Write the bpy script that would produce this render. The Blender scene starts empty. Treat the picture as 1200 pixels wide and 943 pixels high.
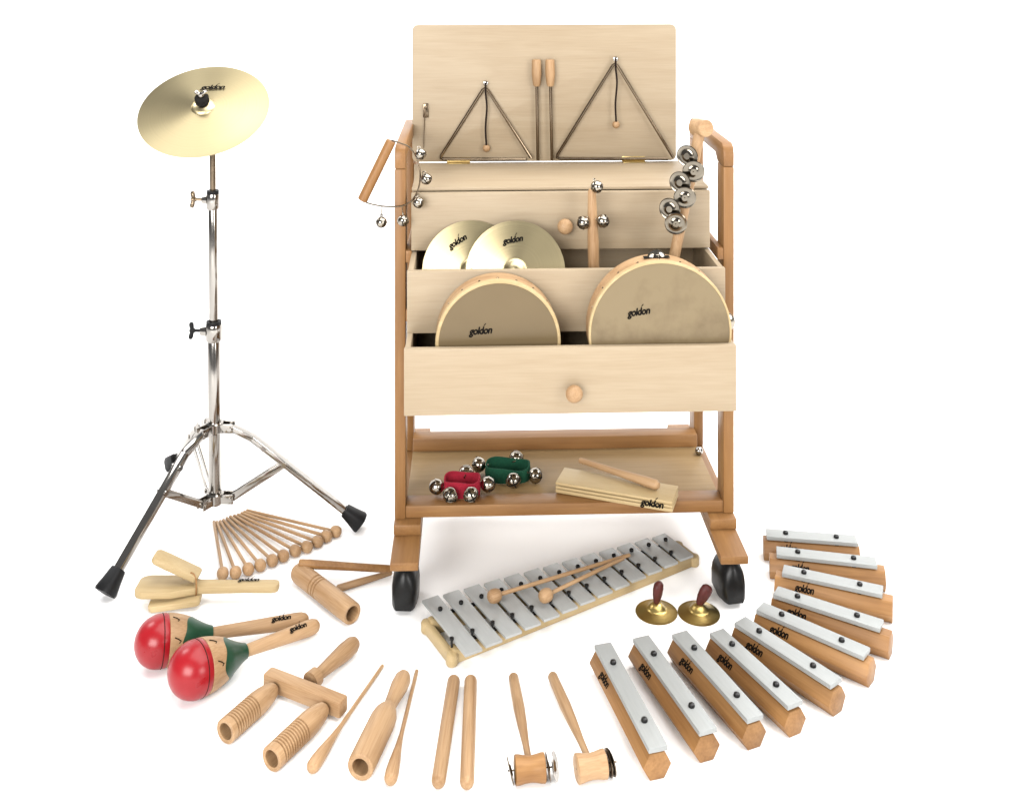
import bpy, bmesh, math, random
from mathutils import Vector, Matrix
random.seed(7)
PI = math.pi
scene = bpy.context.scene
C = scene.collection

# ------------------------------------------------------------------ camera
HC, F, HOR = 1.27, 1250.0, -60.0          # eye height, focal length in photo pixels, horizon row
cam_d = bpy.data.cameras.new('camera')
cam = bpy.data.objects.new('camera', cam_d); C.objects.link(cam)
cam.location = (0, 0, HC); cam.rotation_euler = (PI/2, 0, 0)
cam_d.sensor_width = 36.0; cam_d.lens = F/1200*36.0
cam_d.shift_y = -(471.5-HOR)/1200.0        # architectural shift: verticals stay upright
cam_d.clip_start = 0.05; cam_d.clip_end = 100
scene.camera = cam
# ------------------------------------------------------------------ world, overhead softbox and added fill lamps
w = bpy.data.worlds.new('World'); scene.world = w; w.use_nodes = True
bg = w.node_tree.nodes['Background']
bg.inputs[0].default_value = (0.96, 0.97, 1.0, 1); bg.inputs[1].default_value = 0.27
def area(name, loc, target, sx, sy, power, col=(1, 1, 1)):
    d = bpy.data.lights.new(name, 'AREA'); d.shape = 'RECTANGLE'; d.size = sx; d.size_y = sy
    d.energy = power; d.color = col
    o = bpy.data.objects.new(name, d); C.objects.link(o); o.location = loc
    o.rotation_euler = (Vector(target)-Vector(loc)).to_track_quat('-Z', 'Y').to_euler()
    return o
area('overhead_softbox', (1.15, 2.0, 3.2), (0.9, 2.1, 0), 3.6, 4.2, 235, (1.0, 0.985, 0.965))
area('added_front_fill', (-1.3, -1.3, 1.6), (0.1, 2.2, 0.2), 2.2, 1.6, 182, (1.0, 0.985, 0.965))  # unseen fill, added to brighten drawer fronts and the floor under the trolley
area('added_right_fill', (2.3, -0.6, 1.3), (0.2, 2.3, 0.1), 1.2, 1.2, 58, (1.0, 0.985, 0.965))  # unseen fill, added to lighten the floor shadow beneath the trolley
area('added_backdrop_fill_left', (-3.2, 3.6, 3.4), (-0.8, 5.0, 0.6), 1.4, 1.4, 95)  # unseen lamp, added to keep the left of the backdrop white
area('added_backdrop_fill_right', (3.2, 3.6, 3.4), (0.8, 5.0, 0.6), 1.4, 1.4, 95)  # its twin, also added unseen, for the right of the backdrop
vs = scene.view_settings
vs.view_transform = 'Standard'; vs.look = 'None'; vs.gamma = 1.0; vs.use_curve_mapping = False
vs.exposure = 0.0

def at(px, py, z=0.0):
    """floor plan: where the line of sight through a photo point meets the level z"""
    Y = F*(HC-z)/(py-HOR)
    return Vector(((px-600)*Y/F, Y, z))
def atY(px, py, Y):
    return Vector(((px-600)*Y/F, Y, HC-(py-HOR)*Y/F))

# ------------------------------------------------------------------ materials
def base_mat(name, col, rough=0.5, metal=0.0, spec=0.5, coat=0.0):
    m = bpy.data.materials.new(name); m.use_nodes = True
    b = m.node_tree.nodes['Principled BSDF']
    b.inputs['Base Color'].default_value = (*col, 1); b.inputs['Roughness'].default_value = rough
    b.inputs['Metallic'].default_value = metal; b.inputs['Specular IOR Level'].default_value = spec
    b.inputs['Coat Weight'].default_value = coat
    return m, b, m.node_tree
def N(nt, t, **k):
    n = nt.nodes.new(t)
    for a, v in k.items(): setattr(n, a, v)
    return n
def wood(name, c_dark, c_light, axis='X', rough=0.5, fine=1.0, var=0.10, spec=0.30, pores=0.55):
    """long-fibred wood: stretched noise for the figure, finer stretched noise for pores"""
    m, b, nt = base_mat(name, c_light, rough, spec=spec)
    L = nt.links.new
    tc = N(nt, 'ShaderNodeTexCoord'); oi = N(nt, 'ShaderNodeObjectInfo')
    off = N(nt, 'ShaderNodeVectorMath', operation='SCALE'); off.inputs['Scale'].default_value = 1.0
    cmb = N(nt, 'ShaderNodeCombineXYZ')
    mul = N(nt, 'ShaderNodeMath', operation='MULTIPLY'); mul.inputs[1].default_value = 7.3
    L(oi.outputs['Random'], mul.inputs[0])
    for i in range(3): L(mul.outputs[0], cmb.inputs[i])
    add = N(nt, 'ShaderNodeVectorMath', operation='ADD')
    L(tc.outputs['Object'], add.inputs[0]); L(cmb.outputs[0], add.inputs[1])
    def stretched(across, along, detail, dist):
        mp = N(nt, 'ShaderNodeMapping')
        s = [across]*3; s['XYZ'.index(axis)] = along
        mp.inputs['Scale'].default_value = s
        L(add.outputs[0], mp.inputs['Vector'])
        n = N(nt, 'ShaderNodeTexNoise'); n.inputs['Scale'].default_value = 1.0
        n.inputs['Detail'].default_value = detail; n.inputs['Distortion'].default_value = dist
        L(mp.outputs[0], n.inputs['Vector'])
        return n
    big = stretched(22*fine, 2.2*fine, 3, 1.2)
    pore = stretched(260*fine, 12*fine, 2, 0.2)
    blot = stretched(9, 5, 2, 0.4)
    mix1 = N(nt, 'ShaderNodeMath', operation='MULTIPLY_ADD'); mix1.inputs[1].default_value = pores
    L(pore.outputs[0], mix1.inputs[0]); L(big.outputs[0], mix1.inputs[2])
    mix2 = N(nt, 'ShaderNodeMath', operation='MULTIPLY_ADD'); mix2.inputs[1].default_value = 0.35
    L(blot.outputs[0], mix2.inputs[0]); L(mix1.outputs[0], mix2.inputs[2])
    mr = N(nt, 'ShaderNodeMapRange'); mr.inputs['From Min'].default_value = 0.40+pores*0.5; mr.inputs['From Max'].default_value = 0.95+pores*0.5
    L(mix2.outputs[0], mr.inputs['Value'])
    ramp = N(nt, 'ShaderNodeMix', data_type='RGBA')
    ramp.inputs['A'].default_value = (*c_dark, 1); ramp.inputs['B'].default_value = (*c_light, 1)
    L(mr.outputs[0], ramp.inputs['Factor'])
    hsv = N(nt, 'ShaderNodeHueSaturation')
    vr = N(nt, 'ShaderNodeMapRange'); vr.inputs['To Min'].default_value = 1-var; vr.inputs['To Max'].default_value = 1+var
    L(oi.outputs['Random'], vr.inputs['Value']); L(vr.outputs[0], hsv.inputs['Value'])
    L(ramp.outputs['Result'], hsv.inputs['Color']); L(hsv.outputs[0], b.inputs['Base Color'])
    bp = N(nt, 'ShaderNodeBump'); bp.inputs['Strength'].default_value = 0.12; bp.inputs['Distance'].default_value = 0.0006
    L(mix1.outputs[0], bp.inputs['Height']); L(bp.outputs[0], b.inputs['Normal'])
    return m
def noisy(name, col, rough, metal=0.0, amt=0.15, scale=60, rough_amt=0.1, spec=0.5, bump=0.0, coat=0.0, stretch=None):
    m, b, nt = base_mat(name, col, rough, metal, spec, coat); L = nt.links.new
    tc = N(nt, 'ShaderNodeTexCoord'); n = N(nt, 'ShaderNodeTexNoise')
    n.inputs['Scale'].default_value = scale; n.inputs['Detail'].default_value = 4
    if stretch:
        mp = N(nt, 'ShaderNodeMapping'); mp.inputs['Scale'].default_value = stretch
        L(tc.outputs['Object'], mp.inputs[0]); L(mp.outputs[0], n.inputs['Vector'])
    else: L(tc.outputs['Object'], n.inputs['Vector'])
    mx = N(nt, 'ShaderNodeMix', data_type='RGBA')
    mx.inputs['A'].default_value = (*[c*(1-amt) for c in col], 1); mx.inputs['B'].default_value = (*[min(1, c*(1+amt)) for c in col], 1)
    L(n.outputs[0], mx.inputs['Factor']); L(mx.outputs['Result'], b.inputs['Base Color'])
    mr = N(nt, 'ShaderNodeMapRange'); mr.inputs['To Min'].default_value = max(0.02, rough-rough_amt); mr.inputs['To Max'].default_value = rough+rough_amt
    L(n.outputs[0], mr.inputs['Value']); L(mr.outputs[0], b.inputs['Roughness'])
    if bump:
        bp = N(nt, 'ShaderNodeBump'); bp.inputs['Strength'].default_value = bump; bp.inputs['Distance'].default_value = 0.001
        L(n.outputs[0], bp.inputs['Height']); L(bp.outputs[0], b.inputs['Normal'])
    return m
def lathed_brass(name, col, rough, aniso=0.75):
    m, b, nt = base_mat(name, col, rough, 1.0); L = nt.links.new
    tc = N(nt, 'ShaderNodeTexCoord'); sep = N(nt, 'ShaderNodeSeparateXYZ'); L(tc.outputs['Object'], sep.inputs[0])
    cx = N(nt, 'ShaderNodeCombineXYZ'); L(sep.outputs['X'], cx.inputs[0]); L(sep.outputs['Y'], cx.inputs[1])
    ln = N(nt, 'ShaderNodeVectorMath', operation='LENGTH'); L(cx.outputs[0], ln.inputs[0])
    n = N(nt, 'ShaderNodeTexNoise', noise_dimensions='1D'); n.inputs['Scale'].default_value = 300; n.inputs['Detail'].default_value = 5
    L(ln.outputs['Value'], n.inputs['W'])
    bp = N(nt, 'ShaderNodeBump'); bp.inputs['Strength'].default_value = 0.25; bp.inputs['Distance'].default_value = 0.0004
    L(n.outputs[0], bp.inputs['Height']); L(bp.outputs[0], b.inputs['Normal'])
    mx = N(nt, 'ShaderNodeMix', data_type='RGBA')
    mx.inputs['A'].default_value = (*[c*0.93 for c in col], 1); mx.inputs['B'].default_value = (*[c*1.03 for c in col], 1)
    L(n.outputs[0], mx.inputs['Factor']); L(mx.outputs['Result'], b.inputs['Base Color'])
    tg = N(nt, 'ShaderNodeTangent', direction_type='RADIAL', axis='Z'); L(tg.outputs[0], b.inputs['Tangent'])
    b.inputs['Anisotropic'].default_value = aniso
    return m
M = {}
M['backdrop'] = noisy('white paper', (0.93, 0.93, 0.93), 0.9, amt=0.01, scale=3, spec=0.1)
for ax in 'XYZ':
    M['beech'+ax] = wood('oiled beech '+ax, (0.180, 0.084, 0.028), (0.255, 0.131, 0.047), ax, 0.42, var=0.06)
    M['reson'+ax] = wood('resonator beech '+ax, (0.168, 0.076, 0.023), (0.292, 0.152, 0.055), ax, 0.45, var=0.10)
    M['pale'+ax] = wood('pale beech '+ax, (0.235, 0.132, 0.060), (0.380, 0.245, 0.132), ax, 0.5, fine=1.6, var=0.09, pores=0.6)
    M['birch'+ax] = wood('birch plywood '+ax, (0.278, 0.212, 0.136), (0.318, 0.252, 0.170), ax, 0.5, fine=1.3, var=0.03, pores=0.75)
    M['maple'+ax] = wood('pale maple '+ax, (0.34, 0.245, 0.118), (0.43, 0.328, 0.180), ax, 0.5, fine=1.5, var=0.05)
M['shelfX'] = wood('shade-toned golden shelf ply', (0.205, 0.130, 0.054), (0.28, 0.190, 0.092), 'X', 0.5, fine=0.8, var=0.02)  # golden ply, its colour darkened for the shade beneath the drawers
M['steel'] = noisy('chromed steel', (0.33, 0.31, 0.285), 0.12, 1.0, amt=0.12, scale=25, rough_amt=0.06)
M['dsteel'] = noisy('dull steel', (0.165, 0.125, 0.085), 0.25, 1.0, amt=0.2, scale=40, rough_amt=0.08)
M['bell'] = noisy('nickel bell', (0.30, 0.27, 0.225), 0.13, 1.0, amt=0.15, scale=60, rough_amt=0.05)
M['jingle'] = noisy('dark nickel jingle', (0.17, 0.15, 0.12), 0.16, 1.0, amt=0.25, scale=60, rough_amt=0.06)
M['cymbal'] = lathed_brass('cymbal brass', (0.52, 0.435, 0.255), 0.32, 0.7)
M['fbrass'] = lathed_brass('finger cymbal brass', (0.47, 0.35, 0.125), 0.30, 0.6)
M['hinge'] = noisy('hinge brass', (0.50, 0.38, 0.17), 0.35, 1.0, amt=0.2)
M['alu'] = noisy('satin aluminium bars', (0.275, 0.285, 0.28), 0.45, 0.25, amt=0.10, scale=14, rough_amt=0.12, spec=0.4, stretch=(2, 22, 22))
M['alu_bright'] = noisy('brushed aluminium bars', (0.36, 0.37, 0.365), 0.40, 0.3, amt=0.10, scale=14, rough_amt=0.12, spec=0.4, stretch=(22, 2, 22))
M['rubber'] = noisy('black rubber', (0.006, 0.006, 0.0065), 0.5, amt=0.3, scale=80, bump=0.2, spec=0.18)
M['caster'] = noisy('black caster plastic', (0.006, 0.006, 0.006), 0.36, amt=0.3, scale=50, bump=0.1, spec=0.25)
M['black'] = noisy('black print', (0.006, 0.005, 0.004), 0.7, amt=0.3, spec=0.05)
M['slot'] = noisy('slot shade and cap line', (0.010, 0.008, 0.006), 0.7, amt=0.3, spec=0.1)  # near-black colour for shade inside bell and jingle slots; also the cap line
M['peg'] = noisy('black peg', (0.006, 0.006, 0.006), 0.25, amt=0.3, spec=0.3)
M['felt'] = noisy('dark felt', (0.012, 0.011, 0.010), 0.95, amt=0.3, scale=200, bump=0.4, spec=0.1)
M['red'] = noisy('red lacquer', (0.245, 0.006, 0.010), 0.30, amt=0.22, scale=22, coat=0.0, bump=0.10, spec=0.35)
M['green'] = noisy('dark green lacquer', (0.007, 0.040, 0.018), 0.35, amt=0.25, scale=35, coat=0.0, spec=0.35)
M['redweb'] = noisy('red webbing', (0.27, 0.012, 0.028), 0.9, amt=0.3, scale=260, bump=0.6, spec=0.2)
M['greenweb'] = noisy('green webbing', (0.006, 0.050, 0.026), 0.9, amt=0.3, scale=260, bump=0.6, spec=0.2)
M['leather'] = noisy('dark red leather', (0.062, 0.011, 0.009), 0.5, amt=0.5, scale=70, bump=0.4, spec=0.3)
M['cord'] = noisy('dark cord', (0.014, 0.009, 0.007), 0.9, amt=0.3, scale=300, spec=0.1)
M['skin_dark'] = noisy('brown drum skin', (0.122, 0.087, 0.044), 0.36, amt=0.12, scale=9, rough_amt=0.08, bump=0.05, spec=0.3)
def hide(name, c1, c2):
    m, b, nt = base_mat(name, c1, 0.40, spec=0.35); L = nt.links.new
    tc = N(nt, 'ShaderNodeTexCoord')
    n = N(nt, 'ShaderNodeTexNoise'); n.inputs['Scale'].default_value = 11; n.inputs['Detail'].default_value = 7; n.inputs['Roughness'].default_value = 0.62
    L(tc.outputs['Object'], n.inputs['Vector'])
    sep = N(nt, 'ShaderNodeSeparateXYZ'); L(tc.outputs['Object'], sep.inputs[0])
    # mottling of the hide: denser along its lower edge
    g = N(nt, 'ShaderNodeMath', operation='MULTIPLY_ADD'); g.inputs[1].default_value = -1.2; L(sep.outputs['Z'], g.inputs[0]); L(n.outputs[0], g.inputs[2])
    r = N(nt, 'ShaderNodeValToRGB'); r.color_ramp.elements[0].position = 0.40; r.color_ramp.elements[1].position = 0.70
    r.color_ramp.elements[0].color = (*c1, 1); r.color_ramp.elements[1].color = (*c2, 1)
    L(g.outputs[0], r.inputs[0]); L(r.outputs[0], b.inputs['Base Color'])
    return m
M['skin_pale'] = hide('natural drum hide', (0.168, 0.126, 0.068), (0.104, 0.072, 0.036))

# ------------------------------------------------------------------ geometry helpers
class MB:
    def __init__(s): s.v = []; s.f = []
    def add(s, vs_, fs):
        o = len(s.v); s.v += [tuple(v) for v in vs_]; s.f += [tuple(i+o for i in f) for f in fs]; return s
    def box(s, lo, hi, bev=0.0015, mat=None, seg=2):
        bm = bmesh.new(); bmesh.ops.create_cube(bm, size=1.0)
        lo = Vector(lo); hi = Vector(hi)
        for v in bm.verts:
            v.co = Vector(((lo[i]+hi[i])/2+v.co[i]*(hi[i]-lo[i]) for i in range(3)))
        if bev: bmesh.ops.bevel(bm, geom=list(bm.edges), offset=min(bev, min(hi-lo)*0.49), segments=seg, affect='EDGES', profile=0.5)
        bm.verts.index_update()
        vs_ = [(mat @ v.co) if mat else v.co.copy() for v in bm.verts]
        s.add(vs_, [[v.index for v in f.verts] for f in bm.faces]); bm.free(); return s
    def beam(s, p0, p1, wd, ht, bev=0.0015, up=(0, 0, 1)):
        p0 = Vector(p0); p1 = Vector(p1); x = (p1-p0); L = x.length; x.normalize()
        y = Vector(up).cross(x).normalized(); z = x.cross(y)
        mt = Matrix((x, y, z)).transposed().to_4x4(); mt.translation = p0
        return s.box((0, -wd/2, -ht/2), (L, wd/2, ht/2), bev, mt)
    def lathe(s, prof, p0=(0, 0, 0), d=(1, 0, 0), seg=32, close=True):
        p0 = Vector(p0); d = Vector(d).normalized()
        a = d.orthogonal().normalized(); b = d.cross(a)
        vs_ = []; fs = []; n = len(prof)
        for t, r in prof:
            for k in range(seg):
                an = 2*PI*k/seg
                vs_.append(p0+d*t+(a*math.cos(an)+b*math.sin(an))*max(r, 1e-5))
        for i in range(n-1):
            for k in range(seg):
                k2 = (k+1) % seg
                fs.append((i*seg+k, i*seg+k2, (i+1)*seg+k2, (i+1)*seg+k))
        if close:
            fs.append(tuple(range(seg-1, -1, -1))); fs.append(tuple((n-1)*seg+k for k in range(seg)))
        return s.add(vs_, fs)
    def tube(s, pts, r, seg=10, loop=False):
        pts = [Vector(p) for p in pts]; n = len(pts); vs_ = []; fs = []
        t0 = (pts[1]-pts[0]).normalized(); a = t0.orthogonal().normalized()
        for i, p in enumerate(pts):
            if loop: t = (pts[(i+1) % n]-pts[i-1]).normalized()
            else: t = (pts[min(i+1, n-1)]-pts[max(i-1, 0)]).normalized()
            a = (a-t*a.dot(t)).normalized(); b = t.cross(a)
            rr = r[i] if isinstance(r, (list, tuple)) else r
            for k in range(seg):
                an = 2*PI*k/seg; vs_.append(p+(a*math.cos(an)+b*math.sin(an))*rr)
        for i in range(n if loop else n-1):
            j = (i+1) % n
            for k in range(seg):
                k2 = (k+1) % seg; fs.append((i*seg+k, i*seg+k2, j*seg+k2, j*seg+k))
        if not loop:
            fs.append(tuple(range(seg-1, -1, -1))); fs.append(tuple((n-1)*seg+k for k in range(seg)))
        return s.add(vs_, fs)
    def sphere(s, c, r, seg=20, rings=12, sc=(1, 1, 1)):
        c = Vector(c); prof = []
        for i in range(rings+1):
            an = PI*i/rings; prof.append((-math.cos(an)*r, math.sin(an)*r))
        m2 = MB().lathe(prof, (0, 0, 0), (0, 0, 1), seg)
        return s.add([c+Vector((v[0]*sc[0], v[1]*sc[1], v[2]*sc[2])) for v in m2.v], m2.f)
    def prism(s, poly, z0, z1, mat=None):
        """poly in local xy, extruded in z, edges kept crisp"""
        n = len(poly); vs_ = [Vector((x, y, z0)) for x, y in poly]+[Vector((x, y, z1)) for x, y in poly]
        if mat: vs_ = [mat @ v for v in vs_]
        fs = [tuple(range(n-1, -1, -1)), tuple(range(n, 2*n))]+[(i, (i+1) % n, n+(i+1) % n, n+i) for i in range(n)]
        return s.add(vs_, fs)
    def bprism(s, poly, z0, z1, bev=0.002, mat=None):
        t = MB().prism(poly, z0, z1); bm = bmesh.new()
        vv = [bm.verts.new(v) for v in t.v]
        for f in t.f: bm.faces.new([vv[i] for i in f])
        bm.normal_update()
        bmesh.ops.bevel(bm, geom=[e for e in bm.edges if e.calc_face_angle(0) > 0.6], offset=bev, segments=2, affect='EDGES', profile=0.5)
        bm.verts.index_update()
        s.add([(mat @ v.co) if mat else v.co.copy() for v in bm.verts], [[v.index for v in f.verts] for f in bm.faces]); bm.free(); return s
    def mesh(s, name, ang=35):
        me = bpy.data.meshes.new(name); me.from_pydata(s.v, [], s.f)
        bm = bmesh.new(); bm.from_mesh(me); bmesh.ops.recalc_face_normals(bm, faces=bm.faces); bm.to_mesh(me); bm.free()
        me.shade_smooth(); me.set_sharp_from_angle(angle=math.radians(ang)); me.update()
        return me
    def build(s, name, mat, parent=None, ang=35):
        me = s.mesh(name, ang); me.materials.append(M[mat]); return link(name, me, parent)
def link(name, me, parent=None):
    o = bpy.data.objects.new(name, me); C.objects.link(o)
    if parent is not None: o.parent = parent
    return o
def tag(o, label, cat, group=None):
    o['label'] = label; o['category'] = cat
    if group: o['group'] = group
    return o
def thing(name, label, cat, loc=(0, 0, 0), rz=0.0, group=None):
    o = link(name, None); o.location = loc; o.rotation_euler = (0, 0, rz); o.empty_display_size = 0.05
    return tag(o, label, cat, group)
def lay(name, label, cat, A, B, group=None):
    """a thing lying on the floor with its local x running from A to B"""
    d = B-A; rz = math.atan2(d.y, d.x)
    return thing(name, label, cat, (A.x, A.y, 0), rz, group), math.hypot(d.x, d.y)
def basis(loc, x, n):
    x = Vector(x).normalized(); n = Vector(n).normalized(); y = n.cross(x).normalized(); x = y.cross(n)
    m = Matrix((x, y, n)).transposed().to_4x4(); m.translation = Vector(loc); return m
def smooth_curve(pts, sub=8, loop=False):
    pts = [Vector(p) for p in pts]; n = len(pts); out = []
    rng = n if loop else n-1
    for i in range(rng):
        p0 = pts[(i-1) % n] if (loop or i > 0) else pts[0]*2-pts[1]
        p1 = pts[i]; p2 = pts[(i+1) % n]
        p3 = pts[(i+2) % n] if (loop or i+2 < n) else pts[-1]*2-pts[-2]
        for k in range(sub):
            t = k/sub
            out.append(0.5*((2*p1)+(p2-p0)*t+(2*p0-5*p1+4*p2-p3)*t*t+(3*p1-p0-3*p2+p3)*t**3))
    if not loop: out.append(pts[-1])
    return out

# the maker's word mark, printed flat; width 1, centred, shared by all prints
def logo_mesh():
    cu = bpy.data.curves.new('mark', 'FONT'); cu.body = 'goldon'; cu.align_x = 'CENTER'; cu.align_y = 'CENTER'
    cu.shear = 0.25; cu.offset = 0.0; cu.resolution_u = 3; cu.space_character = 0.92
    to = bpy.data.objects.new('mark', cu); C.objects.link(to)
    dg = bpy.context.evaluated_depsgraph_get()
    me = bpy.data.meshes.new_from_object(to.evaluated_get(dg))
    bpy.data.objects.remove(to); bpy.data.curves.remove(cu)
    xs = [v.co.x for v in me.vertices]; wd = max(xs)-min(xs); mx = (max(xs)+min(xs))/2
    vs_ = [((v.co.x-mx)/wd, v.co.y/wd, 0) for v in me.vertices]; fs = [tuple(p.vertices) for p in me.polygons]
    base_v, base_f = list(vs_), list(fs)
    for k, (dx, dy) in enumerate(((0.018, 0.005), (-0.018, -0.005), (0.004, 0.016), (-0.004, -0.014))):      # heavier strokes
        n = len(vs_); vs_ += [(x+dx, y+dy, 0.0008*(k+1)) for x, y, z in base_v]; fs += [tuple(i+n for i in f) for f in base_f]
    n = len(vs_)
    vs_ += [(0.14, 0.185, 0), (0.17, 0.175, 0), (0.27, 0.27, 0), (0.23, 0.275, 0)]; fs.append((n, n+1, n+2, n+3))   # the little stroke over the d
    m2 = bpy.data.meshes.new('word_mark'); m2.from_pydata(vs_, [], fs); m2.materials.append(M['black']); return m2
LOGO = logo_mesh()
def logo(parent, loc, x, n, width, lift=0.0005, stretch=1.0):
    o = link('word_mark', LOGO, parent); n = Vector(n).normalized()
    o.matrix_basis = basis(Vector(loc)+n*lift, x, n) @ Matrix.Diagonal((width, width*stretch, width, 1)); return o

# ------------------------------------------------------------------ the setting: a white paper sweep
def make_backdrop():
    prof = [(-2.5, 0), (0, 0), (2, 0), (3.6, 0)]
    R = 1.6
    for i in range(1, 17):
        a = PI/2*i/16; prof.append((3.6+R*math.sin(a), R-R*math.cos(a)))
    prof.append((5.2, 4.5))
    vs_ = []; fs = []
    for y, z in prof: vs_ += [(-6, y, z), (6, y, z)]
    for i in range(len(prof)-1): fs.append((2*i, 2*i+1, 2*i+3, 2*i+2))
    o = MB().add(vs_, fs).build('backdrop', 'backdrop', None, 60); o['kind'] = 'structure'
make_backdrop()

# ------------------------------------------------------------------ the trolley
YAW = math.radians(2.0)
TR = thing('instrument_trolley', 'wooden instrument trolley on black casters with open lid and pulled drawers', 'trolley', (0.107, 2.14, 0), YAW)
CART = Matrix.Translation((0.107, 2.14, 0)) @ Matrix.Rotation(YAW, 4, 'Z')
def cw(x, y, z): return CART @ Vector((x, y, z))
HW, UW, UD, TOPZ = 0.3415, 0.022, 0.055, 0.876
for s in (-1, 1):
    x0, x1 = sorted((s*HW, s*(HW-UW)))
    MB().box((x0, 0, 0.131), (x1, UD, TOPZ-0.046), 0.003).build('upright', 'beechZ', TR)
    MB().box((x0, 0.29, 0.131), (x1, 0.345, TOPZ-0.046), 0.003).build('upright', 'beechZ', TR)
    # hand rail with eased corners, finger-jointed onto the uprights
    c = 0.018
    poly = [(0.0, TOPZ-0.046), (0.0, TOPZ-c), (c*0.3, TOPZ-c*0.3), (c, TOPZ), (0.345-c, TOPZ), (0.345-c*0.3, TOPZ-c*0.3), (0.345, TOPZ-c), (0.345, TOPZ-0.046),
            (0.345-UD, TOPZ-0.046), (0.345-UD-0.022, TOPZ-0.030), (UD+0.022, TOPZ-0.030), (UD, TOPZ-0.046)]
    mt = Matrix(((0, 0, 1, 0), (1, 0, 0, 0), (0, 1, 0, 0), (0, 0, 0, 1)))
    MB().bprism(poly, x0, x1, 0.003, mt).build('hand_rail', 'beechY', TR)
    # drawer runners
    for z in (0.655, 0.538, 0.421):
        a, b = sorted((s*(HW-UW), s*(HW-UW-0.012)))
        MB().box((a, 0.0, z-0.012), (b, 0.34, z+0.012), 0.0015).build('drawer_runner', 'beechY', TR)
    a, b = sorted((s*(HW-UW), s*(HW-UW-0.010)))
    MB().box((a, 0.285, 0.745), (b, 0.34, 0.782), 0.0015).build('top_cleat', 'beechZ', TR)
    fx0, fx1 = sorted((s*0.342, s*0.288))
    MB().box((fx0, -0.02, 0.1095), (fx1, 0.365, 0.131), 0.003).build('foot_block', 'beechY', TR)
    MB().box((fx0, -0.112, 0.0925), (fx1, 0.457, 0.109), 0.003).build('foot_bar', 'beechY', TR)
    for y, turn in ((-0.058, 0.10*s+0.04), (0.40, 0.3)):
        cx = s*0.315
        cst = link('caster', None, TR); cst.location = (cx, y, 0); cst.rotation_euler = (0, 0, turn)
        for q in (-1, 1):
            wh = []
            for t, r in ((0, 0.026), (0.0015, 0.030), (0.005, 0.0335), (0.010, 0.0345), (0.019, 0.0345), (0.0205, 0.033)): wh.append((t, r))
            mw = MB(); mw.lathe([(0.0225-t if True else t, r) for t, r in wh], (0, 0, 0.0345), (q, 0, 0), 36)
            mw.build('wheel', 'caster', cst)
        # helmet-shaped hood: peaked dome over both wheels
        front = [(-0.0225, 0.010), (-0.0250, 0.016), (-0.0255, 0.046), (-0.0235, 0.060), (-0.0175, 0.073), (-0.009, 0.082), (-0.003, 0.0865),
                 (0.003, 0.0865), (0.009, 0.082), (0.0175, 0.073), (0.0235, 0.060), (0.0255, 0.046), (0.0250, 0.016), (0.0225, 0.010)]
        nf = len(front); vs_ = []; fs = []; ns = 15
        for i in range(ns):
            t = -1+2*i/(ns-1); k = (1-min(abs(t), 0.985)**3.2)**0.5
            for fx, fz in front: vs_.append((fx*(0.55+0.45*k), t*0.041, 0.010+(fz-0.010)*(0.35+0.65*k)))
        for i in range(ns-1):
            for q in range(nf): fs.append((i*nf+q, i*nf+(q+1) % nf, (i+1)*nf+(q+1) % nf, (i+1)*nf+q))
        fs.append(tuple(range(nf))); fs.append(tuple((ns-1)*nf+q for q in range(nf-1, -1, -1)))
        MB().add(vs_, fs).build('hood', 'caster', cst, 50)
        MB().lathe([(0, 0.013), (0.020, 0.013)], (0, 0, 0.0735), (0, 0, 1), 20).build('stem', 'dsteel', cst)
# shelf
MB().box((-HW+UW, 0.002, 0.133), (HW-UW, 0.045, 0.157), 0.002).build('shelf_rail', 'beechX', TR)
MB().box((-HW+UW, 0.252, 0.133), (HW-UW, 0.290, 0.176), 0.002).build('shelf_rail', 'beechX', TR)
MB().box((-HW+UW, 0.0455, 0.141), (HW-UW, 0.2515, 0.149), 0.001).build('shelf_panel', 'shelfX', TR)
for x, y in ((HW-UW-0.004, 0.215),):
    MB().sphere((x, y, 0.157), 0.009, 16, 10).build('shelf_bolt', 'steel', TR)
# case: top, back, lid
DX = -0.008                                  # drawers and case sit a touch left of the frame's middle
MB().box((DX-0.300, 0.013, 0.783), (DX+0.300, 0.268, 0.789), 0.001).build('top_panel', 'birchX', TR)
MB().box((-0.319, 0.2835, 0.44), (0.319, 0.2895, 0.782), 0.001).build('back_panel', 'birchX', TR)
MB().box((DX-0.300, 0.262, 0.745), (DX+0.300, 0.283, 0.7825), 0.001).build('top_batten', 'birchX', TR)
LX0, LX1, LY, LZ0, LZ1 = -0.322, 0.275, 0.270, 0.790, 1.098
lid = None
rr = 0.012; poly = []
for cx, cz, a0 in ((LX1-rr, LZ0+rr, -90), (LX1-rr, LZ1-rr, 0), (LX0+rr, LZ1-rr, 90), (LX0+rr, LZ0+rr, 180)):
    for k in range(5):
        a = math.radians(a0+k*22.5); poly.append((cx+rr*math.cos(a), cz+rr*math.sin(a)))
lid = MB().bprism(poly, -LY-0.010, -LY, 0.0012, Matrix(((1, 0, 0, 0), (0, 0, -1, 0), (0, 1, 0, 0), (0, 0, 0, 1)))).build('lid', 'birchX', TR)
for hx in (-0.218, 0.177):
    mh = MB().box((hx-0.026, LY-0.002, 0.7905), (hx+0.026, LY-0.0005, 0.800), 0.0004)
    mh.box((hx-0.026, LY-0.022, 0.7893), (hx+0.026, LY-0.004, 0.7905), 0.0004)
    mh.lathe([(0, 0.0026), (0.052, 0.0026)], (hx-0.026, LY-0.0035, 0.7918), (1, 0, 0), 12)
    mh.build('hinge', 'hinge', lid)
p = CART.inverted() @ atY(499, 129, 2.40)
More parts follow.
